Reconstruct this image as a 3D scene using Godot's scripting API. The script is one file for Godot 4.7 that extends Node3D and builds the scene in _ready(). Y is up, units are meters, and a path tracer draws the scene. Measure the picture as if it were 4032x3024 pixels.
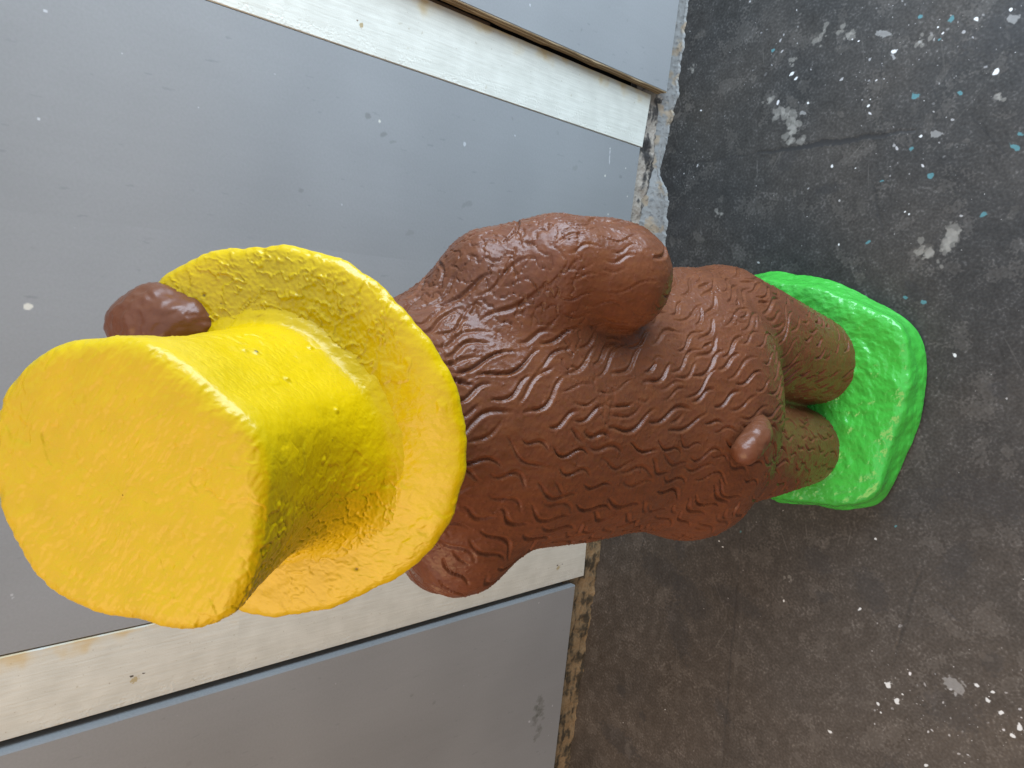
extends Node3D
# A painted concrete bear in a yellow top hat, seen from behind and above, phone held sideways.

var rng := RandomNumberGenerator.new()
var prim_kind := PackedInt32Array()
var prim_a := PackedVector3Array()
var prim_b := PackedVector3Array()
var prim_r := PackedVector3Array()
var prim_k := PackedFloat32Array()
var all_prims := PackedInt32Array()

var taken := {}
var flow := FastNoiseLite.new()
const TAKEN_AROUND := [Vector3i(0, 0, 0), Vector3i(1, 0, 0), Vector3i(-1, 0, 0), Vector3i(0, 1, 0), Vector3i(0, -1, 0), Vector3i(0, 0, 1), Vector3i(0, 0, -1)]
const HAT_AX := Vector3(-0.1289, 0.7933, 0.595)
const HAT_C := Vector3(-0.042, 1.196, -0.64)
const HAT_E1 := Vector3(0.9917, 0.1031, 0.0773)
const HAT_E2 := Vector3(0.0, -0.6, 0.8)

func _ready():
	rng.seed = 77
	# ---------- camera ----------
	var cam := Camera3D.new()
	cam.name = "camera"
	var r := Vector3(0.9999, -0.0115, 0.0109).normalized()
	var f := Vector3(0.0, -0.6868, -0.7269).normalized()
	var u := r.cross(f).normalized()
	cam.transform = Transform3D(Basis(-u, r, -f), Vector3(0, 1.5, 0))
	cam.fov = 54.5
	cam.near = 0.02
	cam.far = 60.0
	cam.keep_aspect = Camera3D.KEEP_HEIGHT
	add_child(cam)
	# ---------- sky and exposure ----------
	var env := Environment.new()
	env.background_mode = Environment.BG_SKY
	var sm := ProceduralSkyMaterial.new()
	sm.sky_top_color = Color(0.80, 0.85, 0.93)
	sm.sky_horizon_color = Color(0.42, 0.435, 0.46)
	sm.ground_bottom_color = Color(0.25, 0.25, 0.25)
	sm.ground_horizon_color = Color(0.4, 0.4, 0.4)
	sm.sky_curve = 0.35
	var sky := Sky.new()
	sky.sky_material = sm
	env.sky = sky
	env.background_energy_multiplier = 1.1
	env.tonemap_mode = Environment.TONE_MAPPER_LINEAR
	env.tonemap_exposure = 1.2
	env.sdfgi_enabled = true
	env.ssao_enabled = true
	env.ssil_enabled = true
	var we := WorldEnvironment.new()
	we.name = "environment"
	we.environment = env
	add_child(we)
	# ---------- large area lights: the open daylight side and the warm side ----------
	area_light("daylight_opening", Vector3(1.75, 0.98, 0.08), Vector3(0.1, 0.6, -0.95), Vector2(1.3, 1.8), Color(0.84, 0.92, 1.0), 8.1)
	area_light("warm_room_light", Vector3(-2.2, 2.9, 0.1), Vector3(-0.35, 0.3, -0.75), Vector2(2.6, 2.2), Color(1.0, 0.80, 0.54), 6.8)

	build_ground()
	build_wall()
	build_statue()

func area_light(called: String, at: Vector3, to: Vector3, size: Vector2, c: Color, e: float):
	var l := AreaLight3D.new()
	l.name = called
	l.area_size = size
	l.area_normalize_energy = true
	l.light_color = c
	l.light_energy = e
	l.area_range = 12.0
	l.shadow_enabled = true
	add_child(l)
	l.look_at_from_position(at, to, Vector3.UP)

# ---------------------------------------------------------------- helpers
func tag(o: Node, label: String, category: String):
	o.set_meta("label", label)
	o.set_meta("category", category)

func noise(sd: int, freq: float, octaves := 3, kind := FastNoiseLite.TYPE_SIMPLEX_SMOOTH) -> FastNoiseLite:
	var n := FastNoiseLite.new()
	n.seed = sd
	n.noise_type = kind
	n.frequency = freq
	n.fractal_octaves = octaves
	n.fractal_type = FastNoiseLite.FRACTAL_FBM if octaves > 1 else FastNoiseLite.FRACTAL_NONE
	return n

func noise_tex(n: FastNoiseLite, size: int) -> NoiseTexture2D:
	var t := NoiseTexture2D.new()
	t.width = size
	t.height = size
	t.seamless = true
	t.noise = n
	return t

func sstep(a: float, b: float, x: float) -> float:
	var t := clampf((x - a) / (b - a), 0.0, 1.0)
	return t * t * (3.0 - 2.0 * t)

func lin(r: float, g: float, b: float) -> Color:
	return Color(r, g, b).linear_to_srgb()

func mat(c: Color, rough: float, spec := 0.5) -> StandardMaterial3D:
	var m := StandardMaterial3D.new()
	m.albedo_color = c
	m.roughness = rough
	m.metallic_specular = spec
	return m

func bump(m: StandardMaterial3D, t: Texture2D, cm: float, per_metre := 0.0):
	m.heightmap_enabled = true
	m.heightmap_texture = t
	m.heightmap_scale = cm
	if per_metre > 0.0:
		m.uv1_triplanar = true
		m.uv1_scale = Vector3.ONE * per_metre

func put(called: String, mesh: Mesh, m: Material, parent: Node) -> MeshInstance3D:
	var o := MeshInstance3D.new()
	o.name = called
	o.mesh = mesh
	o.material_override = null
	for k in mesh.get_surface_count():
		mesh.surface_set_material(k, m)
	parent.add_child(o, true)
	return o

func make_mesh(v: PackedVector3Array, ix: PackedInt32Array, uv := PackedVector2Array(), col := PackedColorArray()) -> ArrayMesh:
	var nn := PackedVector3Array()
	nn.resize(v.size())
	for t in range(0, ix.size(), 3):
		var a := ix[t]
		var b := ix[t + 1]
		var c := ix[t + 2]
		var fn := (v[c] - v[a]).cross(v[b] - v[a])
		nn[a] += fn
		nn[b] += fn
		nn[c] += fn
	for i in nn.size():
		nn[i] = nn[i].normalized()
	var arr := []
	arr.resize(Mesh.ARRAY_MAX)
	arr[Mesh.ARRAY_VERTEX] = v
	arr[Mesh.ARRAY_NORMAL] = nn
	arr[Mesh.ARRAY_INDEX] = ix
	if uv.size():
		arr[Mesh.ARRAY_TEX_UV] = uv
	if col.size():
		arr[Mesh.ARRAY_COLOR] = col
	var me := ArrayMesh.new()
	me.add_surface_from_arrays(Mesh.PRIMITIVE_TRIANGLES, arr)
	return me

# grid of nu x nv points, closed along u
func ring_index(nu: int, nv: int, flip := false) -> PackedInt32Array:
	var ix := PackedInt32Array()
	ix.resize(nu * (nv - 1) * 6)
	var k := 0
	for j in nv - 1:
		for i in nu:
			var a := j * nu + i
			var b := j * nu + (i + 1) % nu
			var c := a + nu
			var d := b + nu
			if flip:
				ix[k] = a; ix[k + 1] = c; ix[k + 2] = b
				ix[k + 3] = b; ix[k + 4] = c; ix[k + 5] = d
			else:
				ix[k] = a; ix[k + 1] = b; ix[k + 2] = c
				ix[k + 3] = b; ix[k + 4] = d; ix[k + 5] = c
			k += 6
	return ix

# periodic smooth lookup in [degrees, radius] pairs sorted by angle
func polar(tab: Array, deg: float) -> float:
	var n := tab.size()
	for i in n:
		var a0: float = tab[i][0]
		var a1: float = tab[(i + 1) % n][0]
		if i == n - 1:
			a1 += 360.0
		var d := deg
		if d < a0 and i == n - 1:
			d += 360.0
		if d >= a0 and d <= a1:
			return cubic_interpolate(tab[i][1], tab[(i + 1) % n][1], tab[(i + n - 1) % n][1], tab[(i + 2) % n][1], (d - a0) / (a1 - a0))
	return tab[0][1]

# points resampled along a Catmull-Rom line, evenly by length
func resample(p: PackedVector2Array, count: int) -> PackedVector2Array:
	var fine := PackedVector2Array()
	for i in p.size() - 1:
		var p0 := p[maxi(i - 1, 0)]
		var p3 := p[mini(i + 2, p.size() - 1)]
		for k in 12:
			fine.append(p[i].cubic_interpolate(p[i + 1], p0, p3, k / 12.0))
	fine.append(p[p.size() - 1])
	var at := PackedFloat32Array([0.0])
	for i in range(1, fine.size()):
		at.append(at[i - 1] + fine[i].distance_to(fine[i - 1]))
	var out := PackedVector2Array()
	var total := at[at.size() - 1]
	var j := 0
	for k in count:
		var s := total * k / (count - 1)
		while j < at.size() - 2 and at[j + 1] < s:
			j += 1
		out.append(fine[j].lerp(fine[j + 1], clampf((s - at[j]) / maxf(at[j + 1] - at[j], 1e-7), 0, 1)))
	return out

func quad(st: SurfaceTool, a: Vector3, b: Vector3, c: Vector3, d: Vector3, uvs := 0.625, uvo := Vector2.ZERO):
	# a b c d counter-clockwise seen from outside
	var n := (b - a).cross(d - a).normalized()
	for p in [a, c, b, a, d, c]:
		st.set_normal(n)
		st.set_uv(Vector2(p.x + p.z * 0.3, -p.y) * uvs + uvo)
		st.add_vertex(p)

# a board with chamfered front edges; its lower edge may run askew
func board(x0: float, x1: float, yl: float, yr: float, y1: float, z0: float, z1: float, b: float, uvs := 0.625, uvo := Vector2.ZERO) -> ArrayMesh:
	var st := SurfaceTool.new()
	st.begin(Mesh.PRIMITIVE_TRIANGLES)
	var o := [Vector3(x0, yl, 0), Vector3(x1, yr, 0), Vector3(x1, y1, 0), Vector3(x0, y1, 0)]
	var i := [Vector3(x0 + b, yl + b, 0), Vector3(x1 - b, yr + b, 0), Vector3(x1 - b, y1 - b, 0), Vector3(x0 + b, y1 - b, 0)]
	var zf := Vector3(0, 0, z1)
	var zm := Vector3(0, 0, z1 - b)
	var zb := Vector3(0, 0, z0)
	quad(st, i[0] + zf, i[1] + zf, i[2] + zf, i[3] + zf, uvs, uvo)
	for k in 4:
		var l := (k + 1) % 4
		quad(st, o[k] + zm, o[l] + zm, i[l] + zf, i[k] + zf, uvs, uvo)
		quad(st, o[k] + zb, o[l] + zb, o[l] + zm, o[k] + zm, uvs, uvo)
	quad(st, o[1] + zb, o[0] + zb, o[3] + zb, o[2] + zb, uvs, uvo)
	return st.commit()

# ---------------------------------------------------------------- ground
func stretch(n: FastNoiseLite, w: int, h: int, sx: int, sy: int) -> PackedByteArray:
	# noise drawn out sx times along x and sy times along y
	var im := n.get_image(maxi(w / sx, 2), maxi(h / sy, 2))
	im.resize(w, h, Image.INTERPOLATE_CUBIC)
	return im.get_data()

func blot(px: PackedByteArray, w: int, h: int, cx: float, cy: float, rad: float, c: Color, alpha: float, n: FastNoiseLite, elong := 1.0, ang := 0.0):
	var R: float = rad * maxf(elong, 1.0) * 1.5 + 1.0
	var ca := cos(ang)
	var sa := sin(ang)
	for y in range(maxi(int(cy - R), 0), mini(int(cy + R) + 1, h)):
		for x in range(maxi(int(cx - R), 0), mini(int(cx + R) + 1, w)):
			var dx := x + 0.5 - cx
			var dy := y + 0.5 - cy
			var ex := (dx * ca + dy * sa) / elong
			var ey := -dx * sa + dy * ca
			var d := sqrt(ex * ex + ey * ey) / rad
			d *= 1.0 + 0.55 * n.get_noise_2d(x * 1.0, y * 1.0)
			var a := alpha * (1.0 - sstep(0.75, 1.1, d))
			if a > 0.01:
				var i := (y * w + x) * 3
				px[i] = int(lerpf(px[i], c.r * 255.0, a))
				px[i + 1] = int(lerpf(px[i + 1], c.g * 255.0, a))
				px[i + 2] = int(lerpf(px[i + 2], c.b * 255.0, a))

func build_ground():
	var W := 2048
	var H := 1024
	var x0 := -1.4
	var z0 := -1.5
	var ppm := W / 2.4
	var nl := noise(3, 0.004, 3).get_image(W, H).get_data()
	var nm := noise(4, 0.03, 4).get_image(W, H).get_data()
	var nf := noise(5, 0.16, 2).get_image(W, H).get_data()
	var np := noise(6, 0.012, 5).get_image(W, H).get_data()
	var ns := stretch(noise(8, 0.09, 3), W, H, 8, 1)
	var px := PackedByteArray()
	px.resize(W * H * 3)
	for i in W * H:
		var v := 50.0 + (nm[i] - 128) * 0.055 + (nf[i] - 128) * 0.09 + maxf(nf[i] + nm[i] * 0.6 - 262.0, 0.0) * 0.22 + (ns[i] - 128) * 0.015 + (nl[i] - 128) * 0.06
		var w := (nl[i] - 128) * 0.012
		var k := 0.0
		var warm_side_tint := sstep(0.62, 0.2, float(i % W) / W + (nl[i] - 128) * 0.0012)  # warm light painted into the floor colour: lighter and browner to the left
		v += warm_side_tint * 14.0
		w += warm_side_tint * 4.5
		var q := np[i] + (nf[i] - 128) * 0.25
		if q > 172.0:
			k = minf((q - 172.0) / 14.0, 1.0) * 0.15
		var r := v + w + 2.0
		var g := v
		var b := v - w - 3.0
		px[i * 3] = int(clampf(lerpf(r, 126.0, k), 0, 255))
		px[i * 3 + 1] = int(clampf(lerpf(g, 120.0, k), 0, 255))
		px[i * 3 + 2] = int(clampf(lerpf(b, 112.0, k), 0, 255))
	var wob := noise(11, 0.11, 2)
	var wob2 := noise(12, 0.09, 4)
	# worn patches where the pale cement shows
	for p in [[0.530, -0.723, 0.034], [0.548, -0.745, 0.03], [0.50, -0.72, 0.022], [0.599, -0.776, 0.015], [0.681, -0.610, 0.02], [0.250, -0.439, 0.033], [0.215, -0.46, 0.025], [0.480, -0.352, 0.012], [0.376, -0.902, 0.015], [0.236, -0.480, 0.017], [0.721, -0.956, 0.013], [-0.420, -0.751, 0.009], [0.625, -0.467, 0.016], [0.69, -0.66, 0.018], [0.66, -0.72, 0.012]]:
		for k in 7:
			blot(px, W, H, (p[0] - x0 + rng.randfn(0, p[2] * 0.45)) * ppm, (p[1] - z0 + rng.randfn(0, p[2] * 0.45)) * ppm, p[2] * ppm * rng.randf_range(0.12, 0.4), Color(0.52, 0.51, 0.48), 0.55, wob2, rng.randf_range(0.7, 1.6), rng.randf_range(0, 3))
	# darker oily smears
	for k in 60:
		blot(px, W, H, rng.randf() * W, rng.randf() * H, rng.randf_range(8, 34), Color(0.16, 0.16, 0.165), 0.28, wob2, rng.randf_range(1, 2.6), rng.randf_range(0, 3))
	for k in 260:
		blot(px, W, H, rng.randf() * W, rng.randf() * H, rng.randf_range(2, 9), Color(0.42, 0.40, 0.37), rng.randf_range(0.1, 0.3), wob2, rng.randf_range(1, 2.6), rng.randf_range(0, 3))
	# fine scratches that run with the sweep of the broom
	for k in 150:
		blot(px, W, H, rng.randf() * W, rng.randf() * H, rng.randf_range(0.7, 1.3), Color(0.45, 0.44, 0.42) if k % 3 else Color(0.12, 0.12, 0.12), rng.randf_range(0.15, 0.4), wob, rng.randf_range(8, 45), rng.randfn(0.15, 0.5))
	# specks of white paint, thicker towards the open side
	for k in 1000:
		var sx := rng.randf()
		if rng.randf() > 0.12 + sx * sx * 0.9:
			continue
		var tone := rng.randf_range(0.55, 0.9)
		blot(px, W, H, sx * W, rng.randf() * H, 0.5 + pow(rng.randf(), 6.0) * 1.7, Color(tone, tone, tone * 0.99), rng.randf_range(0.4, 0.95), wob, rng.randf_range(1, 1.8), rng.randf_range(0, 3))
	# spatter clouds
	for c in [[0.62, -0.43, 0.09, 160], [0.60, -0.55, 0.05, 60], [0.70, -0.80, 0.07, 60], [-0.60, -0.54, 0.05, 90], [-0.57, -0.39, 0.05, 70], [-0.61, -0.35, 0.03, 50], [0.41, -0.48, 0.05, 50], [0.50, -0.98, 0.03, 40]]:
		for k in int(c[3] * 0.6):
			var tone := rng.randf_range(0.5, 0.95)
			blot(px, W, H, (c[0] - x0 + rng.randfn(0, c[2])) * ppm, (c[1] - z0 + rng.randfn(0, c[2])) * ppm, 0.5 + pow(rng.randf(), 4.0) * 1.8, Color(tone, tone, tone), rng.randf_range(0.35, 0.9), wob, rng.randf_range(1, 2), rng.randf_range(0, 3))
	for p in [[0.657, -0.540, 0.006, 2.6], [0.443, -0.451, 0.007, 1.5], [-0.557, -0.436, 0.014, 1.3], [0.609, -0.330, 0.008, 1.4], [0.55, -0.70, 0.004, 2.0]]:
		blot(px, W, H, (p[0] - x0) * ppm, (p[1] - z0) * ppm, p[2] * ppm, Color(0.56, 0.56, 0.55), 0.7, wob, p[3], 2.0)
	for p in [[0.700, -0.763, 0.006], [0.666, -0.475, 0.006], [0.643, -0.424, 0.007], [0.523, -0.486, 0.007], [0.507, -0.413, 0.005], [0.370, -0.463, 0.008], [0.411, -0.324, 0.006], [0.390, -0.330, 0.007], [0.427, -0.494, 0.005], [0.284, -0.379, 0.006], [0.264, -0.575, 0.005], [0.139, -0.476, 0.006], [0.151, -0.509, 0.005], [-0.282, -0.532, 0.003], [-0.335, -0.857, 0.004], [0.613, -0.444, 0.003], [0.378, -0.547, 0.003]]:
		blot(px, W, H, (p[0] - x0) * ppm, (p[1] - z0) * ppm, p[2] * ppm * 0.62, Color(0.30, 0.52, 0.55), 0.75, wob, rng.randf_range(1.1, 2.2), rng.randf_range(0.8, 2.4))
	for p in [[0.617, -0.522, 0.009], [0.638, -0.722, 0.008], [0.626, -0.713, 0.006], [0.567, -0.689, 0.005], [0.427, -0.642, 0.0055], [0.413, -0.596, 0.004], [0.528, -0.570, 0.004], [0.526, -0.356, 0.010], [0.446, -0.477, 0.006], [0.305, -0.500, 0.004], [0.311, -0.507, 0.003], [0.268, -0.631, 0.005], [0.636, -0.446, 0.004], [0.629, -0.385, 0.008], [0.039, -0.427, 0.006], [-0.716, -0.664, 0.006], [-0.614, -0.535, 0.010], [-0.589, -0.551, 0.011], [-0.631, -0.570, 0.006], [-0.569, -0.384, 0.008], [-0.547, -0.401, 0.007], [-0.584, -0.364, 0.007], [-0.619, -0.347, 0.007], [-0.601, -0.337, 0.009], [-0.453, -0.601, 0.006], [-0.364, -0.911, 0.004], [-0.311, -0.569, 0.004], [-0.469, -0.759, 0.005], [-0.794, -1.066, 0.004], [-0.720, -0.486, 0.006], [-0.376, -0.902, 0.004], [-0.552, -0.376, 0.006], [-0.599, -0.525, 0.005], [-0.646, -0.565, 0.004], [0.626, -0.333, 0.006], [0.527, -0.571, 0.003], [0.539, -0.566, 0.003]]:
		blot(px, W, H, (p[0] - x0) * ppm, (p[1] - z0) * ppm, p[2] * ppm * 0.48, Color(0.82, 0.83, 0.82), 0.92, wob, rng.randf_range(1.0, 1.5), rng.randf_range(0, 3))
	# height: grain, creases and the ridge of the seam
	var HW := 1024
	var HH := 512
	var hp := PackedByteArray()
	hp.resize(HW * HH)
	var ha := noise(21, 0.02, 4).get_image(HW, HH).get_data()
	var hb := noise(22, 0.25, 2).get_image(HW, HH).get_data()
	for i in HW * HH:
		hp[i] = clampi(int(128 + (ha[i] - 128) * 0.5 + (hb[i] - 128) * 0.22), 0, 255)
	var hm := HW / 2.4
	for l in [[0.491, -0.803, 0.459, -0.487, 0.0075, -115, 0.75], [0.506, -0.986, 0.491, -0.799, 0.004, -70, 0.4], [-0.282, -0.851, -0.95, -0.922, 0.004, -55, 0.22], [-0.282, -0.838, -0.95, -0.908, 0.005, 45, -0.06], [-0.336, -0.485, -0.544, -0.542, 0.005, -60, 0.2], [-0.398, -0.485, -0.438, -0.427, 0.004, -45, 0.15], [0.382, -0.565, 0.266, -0.544, 0.005, -55, 0.2], [-0.30, -0.95, -0.72, -1.0, 0.004, 22, -0.03], [-0.25, -0.75, -0.60, -0.80, 0.003, -16, 0.06], [0.44, -0.80, 0.25, -0.83, 0.003, -20, 0.1], [0.43, -0.70, 0.15, -0.70, 0.003, -14, 0.06]]:
		var A := Vector2(l[0] - x0, l[1] - z0)
		var B := Vector2(l[2] - x0, l[3] - z0)
		var steps := int(A.distance_to(B) * ppm * 0.8)
		for k in steps:
			var t := float(k) / steps
			var q := A.lerp(B, t)
			q += Vector2(-(B - A).y, (B - A).x).normalized() * (wob.get_noise_1d(t * 60.0 + l[0] * 900.0) * 0.0035)
			var wd: float = l[4] * (0.35 + 0.65 * sin(PI * clampf(t, 0.04, 0.96)))
			for yy in range(int((q.y - wd) * hm), int((q.y + wd) * hm) + 1):
				for xx in range(int((q.x - wd) * hm), int((q.x + wd) * hm) + 1):
					if xx < 0 or yy < 0 or xx >= HW or yy >= HH:
						continue
					var d := Vector2(xx / hm, yy / hm).distance_to(q) / wd
					if d < 1.0:
						var want: float = 128.0 + l[5] * (1.0 - d * d)
						var i := yy * HW + xx
						hp[i] = clampi(int(minf(hp[i], want) if l[5] < 0 else maxf(hp[i], want)), 0, 255)
			if l[6] != 0.0:
				blot(px, W, H, q.x * ppm, q.y * ppm, wd * ppm * 0.8, Color(0.16, 0.155, 0.15) if l[6] > 0 else Color(0.5, 0.48, 0.45), absf(l[6]) * 0.4, wob)
	var m := mat(Color.WHITE, 0.5, 0.42)
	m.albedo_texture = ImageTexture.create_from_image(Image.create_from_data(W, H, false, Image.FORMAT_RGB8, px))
	bump(m, ImageTexture.create_from_image(Image.create_from_data(HW, HH, false, Image.FORMAT_L8, hp)), 0.13)
	var rn := noise(31, 0.02, 4)
	var rt := NoiseTexture2D.new()
	rt.width = 512
	rt.height = 256
	rt.seamless = true
	rt.noise = rn
	var ramp := Gradient.new()
	ramp.set_color(0, Color(0.36, 0.36, 0.36))
	ramp.set_color(1, Color(0.68, 0.68, 0.68))
	rt.color_ramp = ramp
	m.roughness = 1.0
	m.roughness_texture = rt
	var st := SurfaceTool.new()
	st.begin(Mesh.PRIMITIVE_TRIANGLES)
	var S := 14.0
	for p in [Vector3(-S, 0, -S), Vector3(S, 0, -S), Vector3(S, 0, S), Vector3(-S, 0, -S), Vector3(S, 0, S), Vector3(-S, 0, S)]:
		st.set_normal(Vector3.UP)
		st.set_uv(Vector2((p.x - x0) / 2.4, (p.z - z0) / 1.2))
		st.add_vertex(p)
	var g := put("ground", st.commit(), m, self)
	g.set_meta("kind", "structure")
	g.set_meta("label", "worn black floor speckled with white and turquoise paint drips")

# ---------------------------------------------------------------- wall
func panel_material(sd: int) -> StandardMaterial3D:
	var W := 1024
	var px := PackedByteArray()
	px.resize(W * W * 3)
	var a := stretch(noise(sd, 0.06, 3), W, W, 1, 16)
	var b := noise(sd + 1, 0.004, 3).get_image(W, W).get_data()
	var c := noise(sd + 2, 0.3, 2).get_image(W, W).get_data()
	for i in W * W:
		var v := 137.0 + (a[i] - 128) * 0.006 + (b[i] - 128) * 0.03 + (c[i] - 128) * 0.02
		px[i * 3] = int(v)
		px[i * 3 + 1] = int(v + 1.5)
		px[i * 3 + 2] = int(v + 1.0)
	var wob := noise(sd + 3, 0.12, 2)
	rng.seed = sd
	for k in 420: # rub marks along the grain
		blot(px, W, W, rng.randf() * W, rng.randf() * W, rng.randf_range(0.5, 1.0), Color(0.43, 0.44, 0.45), rng.randf_range(0.1, 0.35), wob, rng.randf_range(2, 8), PI / 2 + rng.randfn(0, 0.08))
	for k in 40:
		blot(px, W, W, rng.randf() * W, rng.randf() * W, rng.randf_range(0.8, 2.4), Color(0.42, 0.42, 0.42), rng.randf_range(0.1, 0.35), wob, 1.6, rng.randf_range(0, 3))
	for k in 90:
		blot(px, W, W, rng.randf() * W, rng.randf() * W, 0.55 + pow(rng.randf(), 4.0) * 1.5, Color(0.78, 0.79, 0.8), rng.randf_range(0.3, 0.8), wob, 1.3, rng.randf_range(0, 3))
	if sd == 100: # marks on the middle panel: board metres times 640 pixels
		for p in [[0.230, 0.810, 3.4, 0.5, 1.0], [0.207, 0.775, 2.6, 0.45, 1.8], [0.121, 0.574, 3.5, 0.25, 2.4], [0.089, 0.919, 2.2, 0.35, 1.6], [0.199, 0.755, 1.6, 0.3, 3.0], [0.12, 0.30, 3.0, 0.2, 2.0], [0.24, 0.29, 3.0, 0.18, 2.0], [0.05, 0.70, 3.0, 0.2, 2.0]]:
			blot(px, W, W, fposmod(p[0] * 640.0, 1024.0), fposmod(-p[1] * 640.0, 1024.0), p[2], Color(0.34, 0.34, 0.33), p[3] * 0.6, wob, p[4], 1.2)
		for p in [[-0.120, 1.289, 3.2, 1.2], [0.227, 0.785, 1.3, 1.2], [0.302, 0.184, 1.2, 1.0], [0.241, 0.188, 1.6, 1.0], [0.16, 0.16, 1.3, 1.0], [0.27, 0.12, 1.2, 1.0], [0.21, 0.10, 1.1, 1.0]]:
			blot(px, W, W, fposmod(p[0] * 640.0, 1024.0), fposmod(-p[1] * 640.0, 1024.0), p[2], Color(0.80, 0.79, 0.74), 0.9, wob, p[3], 0.4)
		for k in 16: # a run of white
			blot(px, W, W, fposmod((0.302 - k * 0.0022) * 640.0, 1024.0), fposmod(-(0.184 - k * 0.0003) * 640.0, 1024.0), 1.0, Color(0.8, 0.8, 0.8), 0.5, wob)
	if sd == 140:
		for k in 26:
			blot(px, W, W, fposmod((-1.075 + rng.randfn(0, 0.035)) * 640.0 + 0.37 * 1024.0, 1024.0), fposmod(-(0.176 + rng.randfn(0, 0.012)) * 640.0, 1024.0), rng.randf_range(2, 6), Color(0.33, 0.34, 0.31), 0.22, wob, 1.3, rng.randf_range(0, 3))
	var m := mat(Color.WHITE, 0.85, 0.22)
	m.albedo_texture = ImageTexture.create_from_image(Image.create_from_data(W, W, false, Image.FORMAT_RGB8, px))
	var hp := PackedByteArray()
	hp.resize(W * W)
	for i in W * W:
		hp[i] = clampi(int(128 + (a[i] - 128) * 0.12 + (c[i] - 128) * 0.5 + (b[i] - 128) * 0.25), 0, 255)
	bump(m, ImageTexture.create_from_image(Image.create_from_data(W, W, false, Image.FORMAT_L8, hp)), 0.025)
	return m

func trim_material(sd: int) -> StandardMaterial3D:
	var W := 256
	var H := 2048
	var px := PackedByteArray()
	px.resize(W * H * 3)
	var hp := PackedByteArray()
	hp.resize(W * H)
	var grain := stretch(noise(sd, 0.07, 3), W, H, 1, 16)
	var soft := noise(sd + 1, 0.008, 3).get_image(W, H).get_data()
	var fine := noise(sd + 2, 0.14, 2).get_image(W, H).get_data()
	var dots := noise(sd + 3, 0.085, 1, FastNoiseLite.TYPE_CELLULAR).get_image(W, H).get_data()
	for y in H:
		for x in W:
			var i := y * W + x
			var e := float(x) / W
			var stain := sstep(0.78, 1.05, e + (soft[i] - 128) * 0.0012) * 0.32 + sstep(0.95, 1.0, e + (grain[i] - 128) * 0.0006) * 0.25
			stain = clampf(stain * (0.45 + 0.011 * (soft[i] - 60)), 0.0, 0.8)
			var v := (204.0 if sd == 200 else 198.0) + (soft[i] - 128) * 0.05 + (grain[i] - 128) * 0.035  # left board toned slightly darker, weaker light there put into its colour
			px[i * 3] = int(lerpf(v, 190.0, stain))
			px[i * 3 + 1] = int(lerpf(v - 1.0, 166.0, stain))
			px[i * 3 + 2] = int(lerpf(v - 13.0, 120.0, stain))
			# roller stipple, thick near the inner edge
			var k := sstep(0.42, 0.05, e + (soft[i] - 128) * 0.004) * sstep(105, 150, soft[i])
			hp[i] = clampi(int(128 + (grain[i] - 128) * 0.25 + (fine[i] - 128) * 0.35 * (0.3 + k) + (dots[i] - 128) * 0.9 * k), 0, 255)
	var wob := noise(sd + 5, 0.12, 2)
	rng.seed = sd
	for k in 130:
		blot(px, W, H, rng.randf() * W, rng.randf() * H, rng.randf_range(0.7, 2.0), Color(0.55, 0.50, 0.42), rng.randf_range(0.15, 0.5), wob, rng.randf_range(1, 1.8), rng.randf_range(0, 3))
	for k in 25:
		blot(px, W, H, rng.randf() * W, rng.randf() * H, rng.randf_range(1.5, 4.5), Color(0.62, 0.58, 0.48), rng.randf_range(0.15, 0.4), wob, rng.randf_range(1, 2), rng.randf_range(0, 3))
	if sd == 200:
		blot(px, W, H, (0.367 - 0.3265) / 0.121 * W, fposmod(-0.837 / 0.97, 1.0) * H, 7.0, Color(0.62, 0.54, 0.38), 0.8, wob, 1.3, 0.3)
		blot(px, W, H, (0.372 - 0.3265) / 0.121 * W, fposmod(-0.845 / 0.97, 1.0) * H, 3.0, Color(0.35, 0.28, 0.2), 0.7, wob)
	else:
		blot(px, W, H, (0.739 - 0.697) / 0.130 * W, fposmod(-1.133 / 0.97, 1.0) * H, 9.0, Color(0.66, 0.60, 0.45), 0.85, wob, 1.5, 1.2)
		blot(px, W, H, (0.739 - 0.690) / 0.130 * W, fposmod(-1.137 / 0.97, 1.0) * H, 3.4, Color(0.2, 0.17, 0.14), 0.85, wob, 2.0, 1.6)
		blot(px, W, H, (0.739 - 0.690) / 0.130 * W, fposmod(-1.12 / 0.97, 1.0) * H, 2.0, Color(0.2, 0.17, 0.14), 0.8, wob, 2.0, 1.6)
	var m := mat(Color.WHITE, 0.5, 0.45)
	m.albedo_texture = ImageTexture.create_from_image(Image.create_from_data(W, H, false, Image.FORMAT_RGB8, px))
	bump(m, ImageTexture.create_from_image(Image.create_from_data(W, H, false, Image.FORMAT_L8, hp)), 0.09)
	return m

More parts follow.
